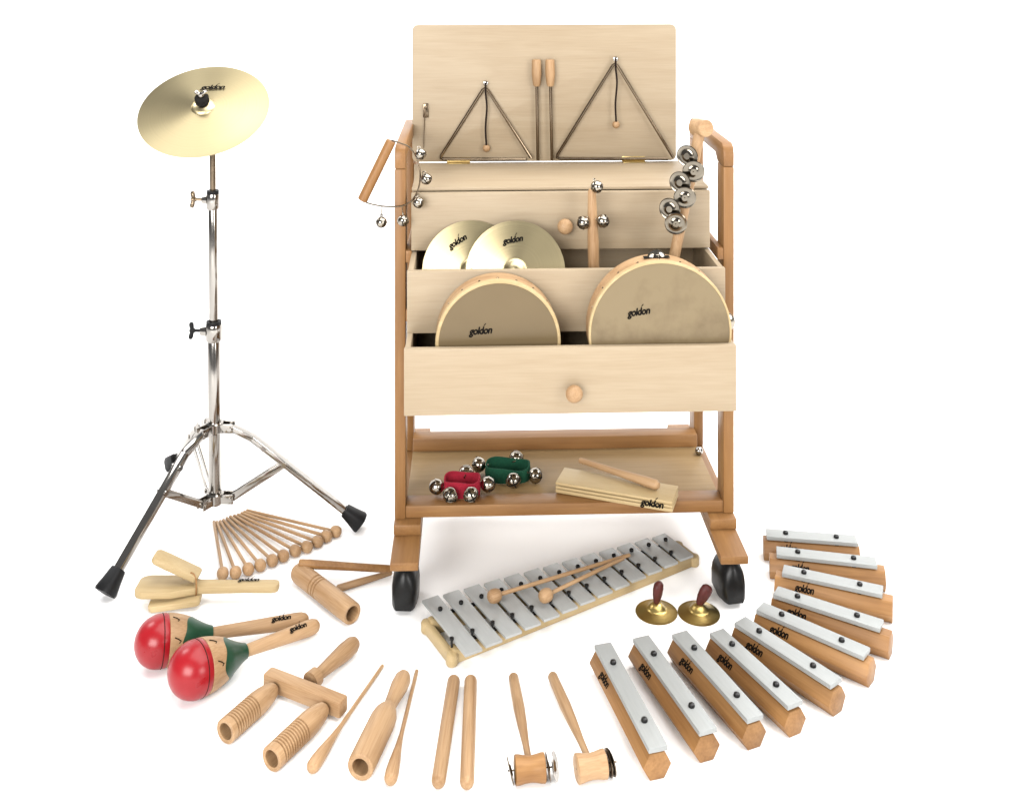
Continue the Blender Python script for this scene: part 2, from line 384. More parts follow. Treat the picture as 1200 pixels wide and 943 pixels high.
ml = MB().box((p.x-0.006, LY-0.005, p.z-0.017), (p.x+0.006, LY-0.0005, p.z+0.015), 0.0015)
ml.lathe([(0, 0.004), (0.006, 0.004), (0.008, 0.002)], (p.x, LY-0.004, p.z+0.006), (0, -1, 0), 14)
ml.tube([(p.x-0.003, LY-0.004, p.z-0.012), (p.x-0.004, LY-0.004, p.z-0.05), (p.x-0.005, LY-0.003, p.z-0.085)], 0.0009, 6)
ml.build('lid_catch', 'dsteel', lid)
# drawers
def drawer(y0, z0, z1, knob):
    d = link('drawer', None, TR); d.location = (DX, y0, z0)
    h = z1-z0; Wd = 0.3005; dep = 0.262
    fp = MB().box((-Wd, 0, 0), (Wd, 0.012, h), 0.0014).build('front_panel', 'birchX', d)
    for s in (-1, 1):
        a, b = sorted((s*(Wd-0.001), s*(Wd-0.011)))
        MB().box((a, 0.0122, 0.002), (b, dep, h-0.0015), 0.001).build('side_panel', 'birchY', d)
    MB().box((-Wd+0.0095, dep-0.011, 0.0025), (Wd-0.0095, dep-0.0005, h-0.003), 0.0005).build('drawer_back', 'birchX', d)
    MB().box((-Wd+0.0095, 0.0100, 0.003), (Wd-0.0095, dep-0.0100, 0.007), 0.0005).build('drawer_bottom', 'birchX', d)
    if knob is not None:
        kx, kz = knob
        MB().lathe([(0, 0.009), (0.004, 0.0085), (0.008, 0.0085), (0.011, 0.012), (0.015, 0.0152), (0.020, 0.0155), (0.025, 0.0125), (0.028, 0.007), (0.029, 0.001)],
                   (kx, 0.0, kz), (0, -1, 0), 28).build('knob', 'paleY', d)
    return d
drawer(0.0, 0.667, 0.782, (0.006, 0.050))
drawer(-0.131, 0.549, 0.6655, None)
drawer(-0.217, 0.432, 0.552, (0.004, 0.043))

# ------------------------------------------------------------------ cymbal stand and cymbal
SX, SY = -0.650, 2.335
ST = thing('cymbal_stand', 'chromed telescopic cymbal stand with three spread legs and black rubber feet', 'cymbal stand', (SX, SY, 0))
lean = -0.006
def pol(z): return Vector((lean*(z-0.05)/0.85, 0, z))
def polseg(name, z0, z1, r, mat='steel'):
    return MB().lathe([(0, r*0.96), (0.001, r), ((z1-z0)-0.001, r), (z1-z0, r*0.96)], pol(z0), pol(z1)-pol(z0), 24).build(name, mat, ST)
polseg('lower_tube', 0.055, 0.425, 0.0135); polseg('middle_tube', 0.42, 0.715, 0.0100); polseg('upper_tube', 0.70, 0.885, 0.0065, 'dsteel')
def collar(z, r, h):
    cl = MB().lathe([(0, r*0.85), (0.004, r), (h-0.004, r), (h, r*0.92)], pol(z), (0, 0, 1), 24)
    cl.lathe([(0, r*0.75), (r*0.8, r*0.55)], pol(z+h*0.62)+Vector((-r*0.8, 0, 0)), (-1, 0, 0), 14)
    o = cl.build('collar', 'steel', ST)
    MB().lathe([(0, r*0.9), (0.007, r*0.9)], pol(z+h+0.0003), (0, 0, 1), 20).build('collar_bushing', 'rubber', o)
    q = pol(z+h*0.62)
    wb = MB().lathe([(0, 0.0032), (0.020, 0.0032)], q+Vector((-r*1.4, 0, 0)), (-1, 0, 0), 12)
    bx = q+Vector((-r*1.4-0.022, 0, 0))
    wb.lathe([(-0.006, 0.004), (-0.003, 0.006), (0.003, 0.006), (0.006, 0.003)], bx, (-1, 0, 0), 14)
    for s in (-1, 1):
        wb.lathe([(0, 0.0035), (0.008, 0.005), (0.014, 0.0052), (0.018, 0.003)], bx, (-0.2, 0.15*s, s), 12)
    wb.build('wing_bolt', 'dsteel' if z > 0.6 else 'rubber', o)
collar(0.412, 0.018, 0.036); collar(0.700, 0.0145, 0.034)
def clampring(z):
    cr = MB().lathe([(0, 0.0165), (0.003, 0.019), (0.021, 0.019), (0.024, 0.0165)], pol(z), (0, 0, 1), 24)
    for k in range(3):
        a = math.radians(120*k-1); d = Vector((math.cos(a), math.sin(a), 0)); n = Vector((-d.y, d.x, 0))
        for s in (-1, 1):
            cr.beam(pol(z+0.012)+d*0.015+n*s*0.0095, pol(z+0.012)+d*0.043+n*s*0.0095, 0.003, 0.020, 0.001)
        cr.lathe([(0, 0.005), (0.030, 0.005)], pol(z+0.012)+d*0.036-n*0.015, n, 12)
    return cr
clampring(0.212).build('leg_collar', 'steel', ST); clampring(0.058).build('brace_collar', 'steel', ST)
for k, (ang, rad) in enumerate(((-1, 0.318), (124, 0.315), (240.5, 0.292))):
    a = math.radians(ang); d = Vector((math.cos(a), math.sin(a), 0)); n = Vector((-d.y, d.x, 0))
    top = pol(0.224)+d*0.036; foot = d*rad
    ctrl = [top, top+d*0.05+Vector((0, 0, -0.024)), d*(rad-0.030)+Vector((0, 0, 0.042))]
    lg = MB()
    lg.beam(ctrl[0]-(ctrl[1]-ctrl[0])*0.1, ctrl[1], 0.019, 0.013, 0.002); lg.beam(ctrl[1]-(ctrl[1]-ctrl[0])*0.05, ctrl[2], 0.019, 0.013, 0.002)
    for t in (0.12, 0.34):
        pr = ctrl[1].lerp(ctrl[2], t); lg.lathe([(0, 0.0055), (0.024, 0.0055)], pr-n*0.012, n, 12)
    leg = lg.build('leg', 'steel', ST)
    dr = (ctrl[2]-ctrl[1]).normalized(); upn = n.cross(dr)
    # rubber boot, widening to a flat sole
    e = d*(rad+0.004)+Vector((0, 0, 0.0)); s0 = ctrl[2]-dr*0.004
    bt = MB(); vs_ = []; fs = []
    rows = ((0.0, 0.0130, 0.0110), (0.06, 0.0140, 0.0120), (0.5, 0.0165, 0.0155), (0.9, 0.0200, 0.0190), (1.0, 0.0188, 0.0178))
    end = s0+dr*0.046
    for t, hw, hh in rows:
        cpt = s0.lerp(end, t); tilt = upn
        for q in range(16):
            an = 2*PI*q/16; cc, ss = math.cos(an), math.sin(an)
            f_ = (abs(cc)**4+abs(ss)**4)**-0.25
            v = cpt+n*cc*f_*hw+tilt*ss*f_*hh; v.z = max(v.z, 0.0005); vs_.append(v)
    for i in range(len(rows)-1):
        for q in range(16): fs.append((i*16+q, i*16+(q+1) % 16, (i+1)*16+(q+1) % 16, (i+1)*16+q))
    fs.append(tuple(range(15, -1, -1))); fs.append(tuple((len(rows)-1)*16+q for q in range(16)))
    bt.add(vs_, fs).build('rubber_foot', 'rubber', leg, 50)
    mid = ctrl[1].lerp(ctrl[2], 0.34)
    br = MB()
    for s in (-1, 1): br.beam(pol(0.070)+d*0.036+n*s*0.0055, mid+n*s*0.0055, 0.003, 0.016, 0.001)
    br.build('brace', 'steel', ST)
# cymbal: normal tilted toward the viewer
cn = Vector((0.02, -0.58, 0.81)).normalized(); cc_ = Vector((-0.669, 2.315, 0.923))
tl = cc_-Vector((SX, SY, 0))
MB().tube([pol(0.878), pol(0.888), tl-cn*0.012, tl+cn*0.045], 0.0042, 12).build('tilter_rod', 'steel', ST)
def cymbal_mesh(R, h, bell_r, bell_h, hole=0.005):
    pr = []
    n1 = 10
    for i in range(n1+1):                       # dome
        t = i/n1; r = hole+(bell_r-hole)*t; pr.append((h+bell_h*math.cos(t*PI/2*0.95)**0.8 if t < 1 else h, r))
    for i in range(1, 15):
        t = i/14; r = bell_r+(R-bell_r)*t; pr.append((h*(1-t)**1.15, r))
    under = [(z-0.0012, r) for z, r in reversed(pr)]
    m = MB().lathe(pr+under, (0, 0, 0), (0, 0, 1), 96, close=False)
    n = len(pr)+len(under)
    for k in range(96): m.f.append(((n-1)*96+k, (n-1)*96+(k+1) % 96, (k+1) % 96, k))
    return m
CY = cymbal_mesh(0.1395, 0.010, 0.026, 0.011).build('cymbal', 'cymbal', None, 50)
CY.matrix_world = basis(cc_-cn*0.004, (1, 0, -0.06), cn)
tag(CY, 'large tilted brass cymbal mounted on the tall chrome stand', 'cymbal')
up2 = Vector((0, 0.055, 0.0085)); logo(CY, (0.004, 0.062, 0.0078), (1, 0.10, 0), (0, 0.09, 1), 0.052, 0.0012)
MB().lathe([(0, 0.012), (0.002, 0.0150), (0.015, 0.0150), (0.0185, 0.0115)], tl+cn*0.018, cn, 24).build('cymbal_felt', 'felt', ST)
wn = MB().lathe([(0, 0.0065), (0.004, 0.0065), (0.008, 0.0045)], tl+cn*0.0370, cn, 18)
for s in (-1, 1): wn.lathe([(0, 0.0035), (0.007, 0.0048), (0.011, 0.003)], tl+cn*0.0425+Vector((s*0.004, 0, 0)), (s*0.8, -0.2, 0.7), 12)
wn.build('wing_nut', 'steel', ST)

# ------------------------------------------------------------------ things on the lid
def triangle(apex, bl, br, cord_end, bead_z, label, Y):
    A = atY(*apex, Y); Bl = atY(*bl, Y); Br = atY(*br, Y)
    o = thing('triangle', label, 'triangle', (A.x, Y, Bl.z), 0, 'steel triangles on the open lid')
    L = lambda p: p-Vector((A.x, Y, Bl.z))
    a, l, r = L(A), L(Bl), L(Br)
    def rnd(p, q, s, t):                       # bent corner
        return [p+(q-p).normalized()*s, p+((q-p).normalized()+(t-p).normalized())*s*0.28, p+(t-p).normalized()*s]
    path = [r+(l-r).normalized()*0.012+Vector((0, 0, 0))]
    path = [r+(l-r).normalized()*0.014] + rnd(l, r, 0.010, a)[0:] + rnd(a, l, 0.010, r) + [r+(a-r).normalized()*0.004]
    MB().tube(path, 0.0034, 10).build('rod', 'dsteel', o)
    ce = L(atY(*cord_end, Y))
    cp = [a+Vector((0.001, -0.004, 0.008)), a+Vector((0.001, -0.005, -0.015)), a.lerp(ce, 0.35)+Vector((0.003, -0.006, 0)), a.lerp(ce, 0.7)+Vector((-0.001, -0.005, 0)), ce+Vector((0, -0.005, 0))]
    MB().tube(smooth_curve(cp, 5), 0.0021, 8).build('cord', 'cord', o)
    MB().sphere(ce+Vector((0, -0.002, -0.007)), 0.0085, 20, 12).build('bead', 'paleZ', o)
    MB().lathe([(0, 0.0026), (0.010, 0.0026), (0.0115, 0.0055), (0.0135, 0.0055), (0.0145, 0.003)], a+Vector((0.001, 0.012, 0.006)), (0, -1, 0), 14).build('holder', 'steel', o)
lidY = cw(0, LY, 0).y-0.0055
triangle((568.5, 101), (514.5, 186.5), (623.5, 187), (570, 170), 0, 'smaller steel triangle with hanging bead on the left of the open lid', lidY-0.006)
triangle((720.8, 72.5), (650.5, 186), (790, 186.5), (721.8, 142.5), 0, 'larger steel triangle with hanging bead on the right of the open lid', lidY-0.002)
for i, (px, lb) in enumerate(((628.6, 'left one of two upright triangle beaters with wooden handles on lid'), (644.4, 'right one of two upright triangle beaters with wooden handles on lid'))):
    T = atY(px, 70, lidY-0.008); Bt = atY(px+(2.4 if i else 1.6), 188, lidY-0.008)
    o = thing('triangle_beater', lb, 'beater', Bt, 0, 'triangle beaters on the lid'); h = T-Bt; d = h.normalized(); Ln = h.length
    MB().lathe([(0, 0.0030), (0.001, 0.0034), (Ln-0.05, 0.0034)], (0, 0, 0), d, 12).build('rod', 'dsteel', o)
    MB().lathe([(0, 0.0065), (0.004, 0.0085), (0.026, 0.0112), (0.057, 0.0104), (0.060, 0.009)], d*(Ln-0.060), d, 20).build('handle', 'paleZ', o)

# ------------------------------------------------------------------ jingle bells
def bell_meshes(r):
    b = MB(); prof = []
    for i in range(15):
        an = PI*i/14; rr_ = math.sin(an)*r
        if i == 7: prof += [(-math.cos(PI*6.7/14)*r, math.sin(PI*6.7/14)*r), (-0.0009, r*1.06), (0.0009, r*1.06), (math.cos(PI*6.7/14)*r, math.sin(PI*6.7/14)*r)]
        else: prof.append((-math.cos(an)*r, rr_))
    b.lathe(prof, (0, 0, 0), (0, 0, 1), 24)
    b.tube([(r*0.30*math.cos(2*PI*k/14), 0, r*1.12+r*0.30*math.sin(2*PI*k/14)) for k in range(14)], r*0.085, 6, True)
    me = b.mesh('bell', 40); me.materials.append(M['bell'])
    s = MB()                                     # the crossed mouth slots as dark strips for inner shade, wrapped round the lower half
    for ax in (0, 1):
        row = []
        for i in range(13):
            an = math.radians(-70+140*i/12); q = Vector((math.sin(an), 0, -math.cos(an)))*r*1.004
            row.append(q)
        vs_ = []
        for i, q in enumerate(row):
            hw = r*0.085
            for sd in (-1, 1):
                v = q+Vector((0, sd*hw, 0)); v = v.normalized()*r*1.012
                if ax: v = Vector((-v.y, v.x, v.z))*1.003
                vs_.append(v)
        s.add(vs_, [(2*i, 2*i+1, 2*i+3, 2*i+2) for i in range(12)])
        for sg in (-1, 1):
            e = Vector((math.sin(math.radians(70))*sg, 0, -math.cos(math.radians(70))))*r*0.90
            if ax: e = Vector((-e.y, e.x, e.z))
            s.sphere(e, r*0.19, 10, 6)
    ms = s.mesh('slot', 40); ms.materials.append(M['slot'])
    return me, ms
BELLS = {}
def bell(parent, loc, r, down=(0, 0, -1), spin=0.4):
    key = round(r, 4)
    if key not in BELLS: BELLS[key] = bell_meshes(r)
    me, ms = BELLS[key]
    o = link('bell', me, parent); z = -Vector(down).normalized()
    o.matrix_basis = basis(loc, Matrix.Rotation(spin, 3, z) @ z.orthogonal(), z)
    link('slot', ms, o)
    return o
# hoop of bells hung over the left hand rail
def hoop():
    Yt, Yb = 2.128, 2.118
    def P(px, py): return atY(px, py, Yb+(Yt-Yb)*(265-py)/105)
    org = P(441, 236); o = thing('bell_hoop', 'wooden handle with wire bow and five bells hung on left hand rail', 'hand bells', org)
    h0, h1 = P(458.5, 165)-org, P(424.5, 235)-org
    ln = (h1-h0).length
    MB().lathe([(0, 0.0085), (0.002, 0.0102), (ln-0.002, 0.0102), (ln, 0.0085)], h0, h1-h0, 24).build('handle', 'beechZ', o)
    wp = [h0+(h0-h1).normalized()*0.001]+[P(*q)-org for q in ((468, 167.5), (480, 173), (489, 187), (492.5, 205), (490, 222), (482.5, 235), (470, 241.5), (452, 242), (436, 239.5))]+[h1+(h1-h0).normalized()*0.001]
    MB().tube(smooth_curve(wp, 6), 0.0016, 8).build('wire_bow', 'dsteel', o)
    for i, (wx, wy, bx, by) in enumerate(((447.5, 242, 447.5, 259), (471, 241, 473, 257), (486, 230, 491, 236), (492.5, 205, 500, 208.5), (488, 185, 493.5, 179.5))):
        a = P(wx, wy)-org; b = P(bx, by)-org+Vector((0, -0.010, 0))
        dn = (b-a).normalized()
        if (b-a).length > 0.018: MB().tube([a, b-dn*0.011], 0.0011, 6).build('wire_drop', 'dsteel', o)
        bell(o, b, 0.0112, (dn.x*0.5, -0.35, -0.8), i*0.7)
hoop()
# bell stick standing in the middle drawer
o = thing('bell_stick', 'slim wooden stick with three small bells standing in middle drawer', 'bell stick', atY(697, 330, 2.08))
org = Vector(o.location); tp = atY(693.5, 221, 2.092)-org; bs = Vector((0, -0.004, -0.055)); ln = (tp-bs).length
MB().lathe([(0, 0.009), (0.003, 0.0105), (ln*0.55, 0.0112), (ln*0.75, 0.0098), (ln-0.006, 0.0078), (ln, 0.005)], bs, tp-bs, 22).build('stick', 'paleZ', o)
bell(o, atY(699.5, 219, 2.078)-org, 0.0122, (0.3, -0.4, -0.8), 0.2); bell(o, atY(683.5, 261, 2.076)-org, 0.0128, (-0.6, -0.5, -0.3), 0.9); bell(o, atY(706.5, 259, 2.076)-org, 0.0128, (0.7, -0.5, -0.2), 0.5)

# ------------------------------------------------------------------ pair of hand cymbals in the middle drawer
for i, (px, py, yb, lb, lg) in enumerate(((552.5, 317, 2.094, 'left brass cymbal of the overlapping pair in the middle drawer', ((536, 282), (1, 0.62))),
                                   (604, 318, 2.070, 'right brass cymbal of the overlapping pair in the middle drawer', ((600, 279.5), (1, 0.16))))):
    n = Vector((0.05-0.12*i, -1, 0.42)).normalized(); c = atY(px, py, yb)
    cy = cymbal_mesh(0.0965, 0.007, 0.020, 0.007, 0.003).build('hand_cymbal', 'cymbal', None, 50)
    cy.matrix_world = basis(c, (1, 0, 0), n)
    tag(cy, lb, 'cymbal', 'hand cymbals in the drawer')
    q = cy.matrix_world.inverted() @ atY(*lg[0], yb); q.z = 0
    r_ = math.hypot(q.x, q.y); t = (r_-0.022)/(0.0935-0.022); zz = 0.007*max(0, 1-t)**1.15
    logo(cy, (q.x, q.y, zz), (lg[1][0], lg[1][1], 0), (q.x/r_*0.1, q.y/r_*0.1, 1), 0.040, 0.0012, 1.1)
    MB().tube([(0.0, 0, 0.017), (0.004, -0.006, 0.021), (0.002, -0.02, 0.019), (-0.004, -0.034, 0.010)], 0.0032, 8).build('strap', 'cord', cy)

# ------------------------------------------------------------------ drums in the front drawer
def drum(name, label, cat, px, Yf, r, zc, depth, skin, jing, lg, yaw, edge):
    c = Vector(((px-600)*Yf/F, Yf, zc)); o = thing(name, label, cat, c, yaw)
    th = 0.006
    rim = MB(); prof = [(0.0012, r-th), (0.0, r-th*0.6), (0.0, r-0.0008), (0.0008, r), (depth-0.001, r), (depth, r-0.001), (depth, r-th+0.001), (depth-0.001, r-th)]
    rim.lathe(prof+[prof[0]], (0, 0, 0), (0, 1, 0), 96, close=False)
    ro = rim.build('rim', 'paleX', o, 40)
    rs = r-edge
    MB().lathe([(-0.0004, 0.00001), (-0.0004, r*0.5), (-0.0004, rs)], (0, 0, 0), (0, 1, 0), 96, close=False).build('skin', skin, o, 40)
    MB().lathe([(-0.0004, rs+0.0001), (-0.0014, rs+0.0008), (-0.0014, r-0.0012), (0.0002, r+0.0010), (0.0085, r+0.0014), (0.0095, r+0.0002)], (0, 0, 0), (0, 1, 0), 96, close=False).build('skin_edge', 'mapleX', o, 40)
    q = (lg[0]-600)*Yf/F-c.x; qz = HC-(lg[1]-HOR)*Yf/F-c.z
    logo(o, (q, -0.0006, qz), (1, 0, lg[3]), (0, -1, 0), lg[2], 0.0006, 1.15)
    # pale lacing pins along the rim
    for k in range(9):
        a = math.radians(20+k*17.5); v = Vector((math.cos(a), 0, math.sin(a)))
        MB().lathe([(0, 0.0022), (0.0012, 0.0018)], v*(r+0.0002)+Vector((0, 0.016, 0)), v, 8).build('pin', 'dsteel', o)
    for a in jing:
        a = math.radians(a); v = Vector((math.cos(a), 0, math.sin(a))); tg = Vector((-v.z, 0, v.x))
        ym = depth*0.55
        MB().beam(v*(r+0.0008)+Vector((0, ym, 0))-tg*0.024, v*(r+0.0008)+Vector((0, ym, 0))+tg*0.024, 0.014, 0.0012, 0.0003, up=(v.x, 0, v.z)).build('jingle_slot_shade', 'slot', o)  # dark strip stands in for the shaded opening in the rim
        for s in (-1, 1):
            j = MB().lathe([(0, 0.003), (0.0025, 0.008), (0.0005, 0.011), (0.0, 0.0175), (-0.0008, 0.0175), (-0.0003, 0.011), (0.0015, 0.008)],
                           v*(r-0.003)+Vector((0, ym+s*0.0025, 0)), (0, s, 0.08), 28)
            j.build('jingle', 'bell', o)
    return o
drum('frame_drum', 'round frame drum with dark brown skin standing in the front drawer', 'drum', 584, 1.946, 0.1135, 0.5510, 0.050, 'skin_dark', (), (563, 387, 0.042, 0.05), 0.075, 0.0050)
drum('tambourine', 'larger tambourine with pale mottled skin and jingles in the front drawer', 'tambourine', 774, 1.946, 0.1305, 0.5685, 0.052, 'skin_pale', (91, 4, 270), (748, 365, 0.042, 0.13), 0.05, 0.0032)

# ------------------------------------------------------------------ jingle stick leaning at the right
o = thing('jingle_stick', 'wooden stick with three pairs of round jingles leaning beside right hand rail', 'jingle stick', atY(781, 318, 2.035))
org = Vector(o.location); b0 = Vector((0, 0, -0.045)); t0 = atY(821, 150, 2.118)-org; dj = (t0-b0).normalized(); ln = (t0-b0).length
MB().lathe([(0, 0.0085), (0.003, 0.0105), (ln-0.002, 0.0110), (ln, 0.009)], b0, dj, 22).build('stick', 'paleZ', o)
kd = Vector((0.36, -0.92, 0.10)).normalized()
MB().lathe([(0, 0.0150), (0.002, 0.0172), (0.040, 0.0172), (0.042, 0.0155)], t0-kd*0.020, kd, 26).build('end_grip', 'paleX', o)
for (fx, fy, rx, ry) in ((812.7, 201, 805.5, 183), (802.5, 231.5, 797, 214), (792, 262, 785, 245)):
    tt = (fy-318)/(150-318); Ym = 2.035+(2.118-2.035)*tt
    cf = atY(fx, fy, Ym-0.024)-org; cr = atY(rx, ry, Ym-0.010)-org
    nn = Vector((-0.10, -0.92, -0.10)).normalized()
    for q, (c, s) in enumerate(((cf, 1), (cr, -1))):
        j = MB().lathe([(0.004, 0.0015), (0.004, 0.006), (0.0015, 0.0095), (0.0, 0.014), (0.0016, 0.0202), (0.0008, 0.0215), (0.0, 0.0202), (-0.0012, 0.014), (0.0003, 0.0095), (0.003, 0.006)], (0, 0, 0), (0, 0, 1), 32)
        jo = j.build('jingle', 'jingle', o); jo.matrix_basis = basis(c, (1, 0, 0), nn if q == 0 else (nn+Vector((-0.35, 0.1, 0.10))))
    MB().tube([cf+nn*0.004, cr-nn*0.004, b0+dj*((cr-b0).dot(dj))], 0.0015, 8).build('jingle_pin', 'dsteel', o)

# ------------------------------------------------------------------ things on the shelf
def ankle_bells(label, c, rx, ry, h, web, spots, rb, rz):
    o = thing('ankle_bells', label, 'ankle bells', c, rz, 'bell straps on the shelf')
    vs_ = []; fs = []; n = 40; th = 0.0028
    for k in range(n):
        a = 2*PI*k/n; f_ = (abs(math.cos(a))**2.6+abs(math.sin(a))**2.6)**(-1/2.6)
        cx, cy = math.cos(a)*f_, math.sin(a)*f_; wob = 0.0025*math.sin(3*a+1)
        for q, (dr, z) in enumerate(((0, 0), (0, h*0.5), (0, h), (-th, h), (-th, h*0.5), (-th, 0))):
            bul = 0.0015 if q in (1,) else 0
            vs_.append(Vector((cx*(rx+dr+bul), cy*(ry+dr+bul), z+wob*(z/h))))
    for k in range(n):
        k2 = (k+1) % n
        for q in range(6): fs.append((k*6+q, k2*6+q, k2*6+(q+1) % 6, k*6+(q+1) % 6))
    MB().add(vs_, fs).build('strap', web, o, 50)
    for i, (a, z) in enumerate(spots):
        a = math.radians(a); f_ = (abs(math.cos(a))**2.6+abs(math.sin(a))**2.6)**(-1/2.6)
        v = Vector((math.cos(a), math.sin(a), 0))
        p = Vector((math.cos(a)*f_*(rx+rb*1.05), math.sin(a)*f_*(ry+rb*1.05), z)); bell(o, p, rb, (v.x, v.y, -0.12), i*0.8+0.35)
ankle_bells('red webbing ankle strap with round bells at the shelf front', (at(541, 583, 0.1585).x, 2.183, 0.1585), 0.037, 0.027, 0.030, 'redweb',
            ((-72, 0.0152), (-116, 0.0152), (-8, 0.017), (192, 0.017), (80, 0.018)), 0.0150, 0.06)
ankle_bells('dark green webbing ankle strap with round bells behind the red one', (at(595, 566, 0.1505).x, 2.262, 0.1505), 0.047, 0.030, 0.028, 'greenweb',
            ((-78, 0.0152), (-28, 0.0155), (168, 0.020), (75, 0.018)), 0.0150, -0.04)
# slotted wood block and its beater
A = at(651, 577, 0.158); B = at(788, 600.5, 0.158); dv = B-A
wb = thing('wood_block', 'rectangular slotted wooden block lying at an angle on the shelf', 'wood block', (A.x, A.y, 0.158), math.atan2(dv.y, dv.x))
Lb = math.hypot(dv.x, dv.y); Wb = 0.066; Hb = 0.0215
m = MB(); sl = 0.0028
for z0, z1 in ((0, 0.0068), (0.0068+0.0020, 0.0135), (0.0135+sl, Hb)):
    m.box((0, 0.0, z0), (Lb-0.0, Wb, z1), 0.0009)
m.box((Lb*0.80, 0.0035, 0.004), (Lb-0.002, Wb-0.002, Hb-0.004), 0); m.box((0.002, 0.030, 0.004), (Lb-0.002, Wb-0.002, Hb-0.004), 0)
m.build('block_body', 'mapleX', wb)
logo(wb, (Lb*0.83, 0, 0.0110), (1, 0, 0), (0, -1, 0), 0.046, 0.0006, 1.1)
zt = 0.158+Hb
A = at(679, 540, zt+0.008); B = at(772, 569, zt+0.010); dv = B-A; ln = math.hypot(dv.x, dv.y)
o = thing('block_beater', 'tapered wooden beater lying on top of the wood block', 'beater', (A.x, A.y, zt), math.atan2(dv.y, dv.x))
MB().lathe([(0, 0.004), (0.002, 0.0055), (ln*0.5, 0.0068), (ln*0.85, 0.0098), (ln-0.006, 0.0098), (ln, 0.006)], (0, 0, 0.0102), (1, 0, 0), 20).build('stick', 'paleX', o)

# ------------------------------------------------------------------ fan of mallets on the floor
tips = [(250.6, 610.5), (254.0, 611.0), (257.8, 610.0), (261.5, 608.5), (265.5, 606.5), (269.5, 604.6), (274, 603.5), (278.5, 602.4), (282.5, 600.8), (285.5, 599.3), (289, 597.5)]
heads = [(261, 671.5), (276, 670.5), (291, 666.5), (305, 662), (319, 656.5), (332, 651), (346, 645), (359.5, 640.5), (372, 634.5), (382.5, 628), (393.5, 622.5)]
ords = ['first', 'second', 'third', 'fourth', 'fifth', 'sixth', 'seventh', 'eighth', 'ninth', 'tenth', 'eleventh']
def mallet(name, label, cat, T, H, zb, rh, rs, group, hl=1.0, head='paleX'):
    d = H-T; ln = math.hypot(d.x, d.y)
    o = thing(name, label, cat, (T.x, T.y, zb), math.atan2(d.y, d.x), group)
    e = (ln, 0, rh)
    st = Vector((0, 0, rs+0.0003)); hd = Vector((ln, 0, rh)); ax = (hd-st).normalized()
    MB().lathe([(0, rs*0.75), (0.0015, rs), (ln, rs)], st, ax, 14).build('stick', 'paleX', o)
    h_ = rh*hl
    MB().lathe([(-h_, rh*0.45), (-h_*0.8, rh*0.78), (-h_*0.4, rh*0.97), (0, rh), (h_*0.4, rh*0.97), (h_*0.8, rh*0.78), (h_, rh*0.45), (h_*1.05, rh*0.1)], hd, ax, 22).build('head', head, o)
    return o
for i in range(11):
    T = at(*tips[i], 0.004); H = at(*heads[i], 0.0118)
    lb = f'{ords[i]} ball-headed mallet from the left in the fan of mallets' if i < 9 else ('last but one ball-headed mallet at the right of the mallet fan' if i == 9 else 'rightmost ball-headed mallet of the fan by the stand leg')
    mallet('mallet', lb, 'mallet', T, H, 0, 0.0118, 0.0034, 'mallets laid out in a fan')

# ------------------------------------------------------------------ hand clapper
A = at(161, 687, 0.03); B = at(327, 686, 0.03); dv = B-A
o = thing('hand_clapper', 'pale wooden hand clapper with three hinged boards lying above the maracas', 'clapper', (A.x, A.y, 0), math.atan2(dv.y, dv.x)); ln = math.hypot(dv.x, dv.y)
def paddle(L1, wmax, neck, hl, hw):
    up = [(0.0, wmax*0.30), (0.006, wmax*0.43), (0.018, wmax*0.5), (L1*0.62, wmax*0.485), (L1*0.88, neck*0.72), (L1*1.05, neck*0.5)]
    if hl: up += [(hl*0.75, hw*0.46), (hl-0.012, hw*0.5), (hl-0.003, hw*0.40), (hl, hw*0.2)]
    return up+[(x, -y) for x, y in reversed(up)]
MB().bprism(paddle(0.115, 0.060, 0.029, ln, 0.026), 0.022, 0.036, 0.0025).build('paddle', 'mapleX', o)
def clap(L1, wd, th): return paddle(L1*0.9, wd, wd*0.9, L1, wd*0.85)
ca = math.radians(24)
mt = Matrix.Translation((0.116, 0.006, 0.041)) @ Matrix.Rotation(PI-0.03, 4, 'Z') @ Matrix.Rotation(-ca, 4, 'Y')
up = [(0.0, 0.015), (0.006, 0.0185), (0.07, 0.0195), (0.090, 0.0185), (0.097, 0.012)]
cp_poly = up+[(x, -y) for x, y in reversed(up)]
MB().bprism(cp_poly, 0.0, 0.011, 0.0022, mt).build('clapper_board', 'mapleX', o)
mt2 = Matrix.Translation((0.126, -0.012, 0.0215)) @ Matrix.Rotation(PI+0.10, 4, 'Z') @ Matrix.Rotation(math.radians(4.5), 4, 'Y') @ Matrix.Rotation(PI, 4, 'X')
MB().bprism(cp_poly, 0.0005, 0.0125, 0.0022, mt2).build('clapper_board', 'mapleX', o)
MB().tube(smooth_curve([(0.104, -0.004, 0.0590), (0.110, -0.004, 0.0565), (0.117, -0.012, 0.050), (0.119, -0.0165, 0.040), (0.119, -0.017, 0.030), (0.117, -0.012, 0.018)], 5), 0.0016, 8).build('tie_cord', 'reson'+'X', o)
logo(o, (ln*0.78, 0.008, 0.0372), (1, 0, 0), (0, 0, 1), 0.040, 0.0006, 1.0)

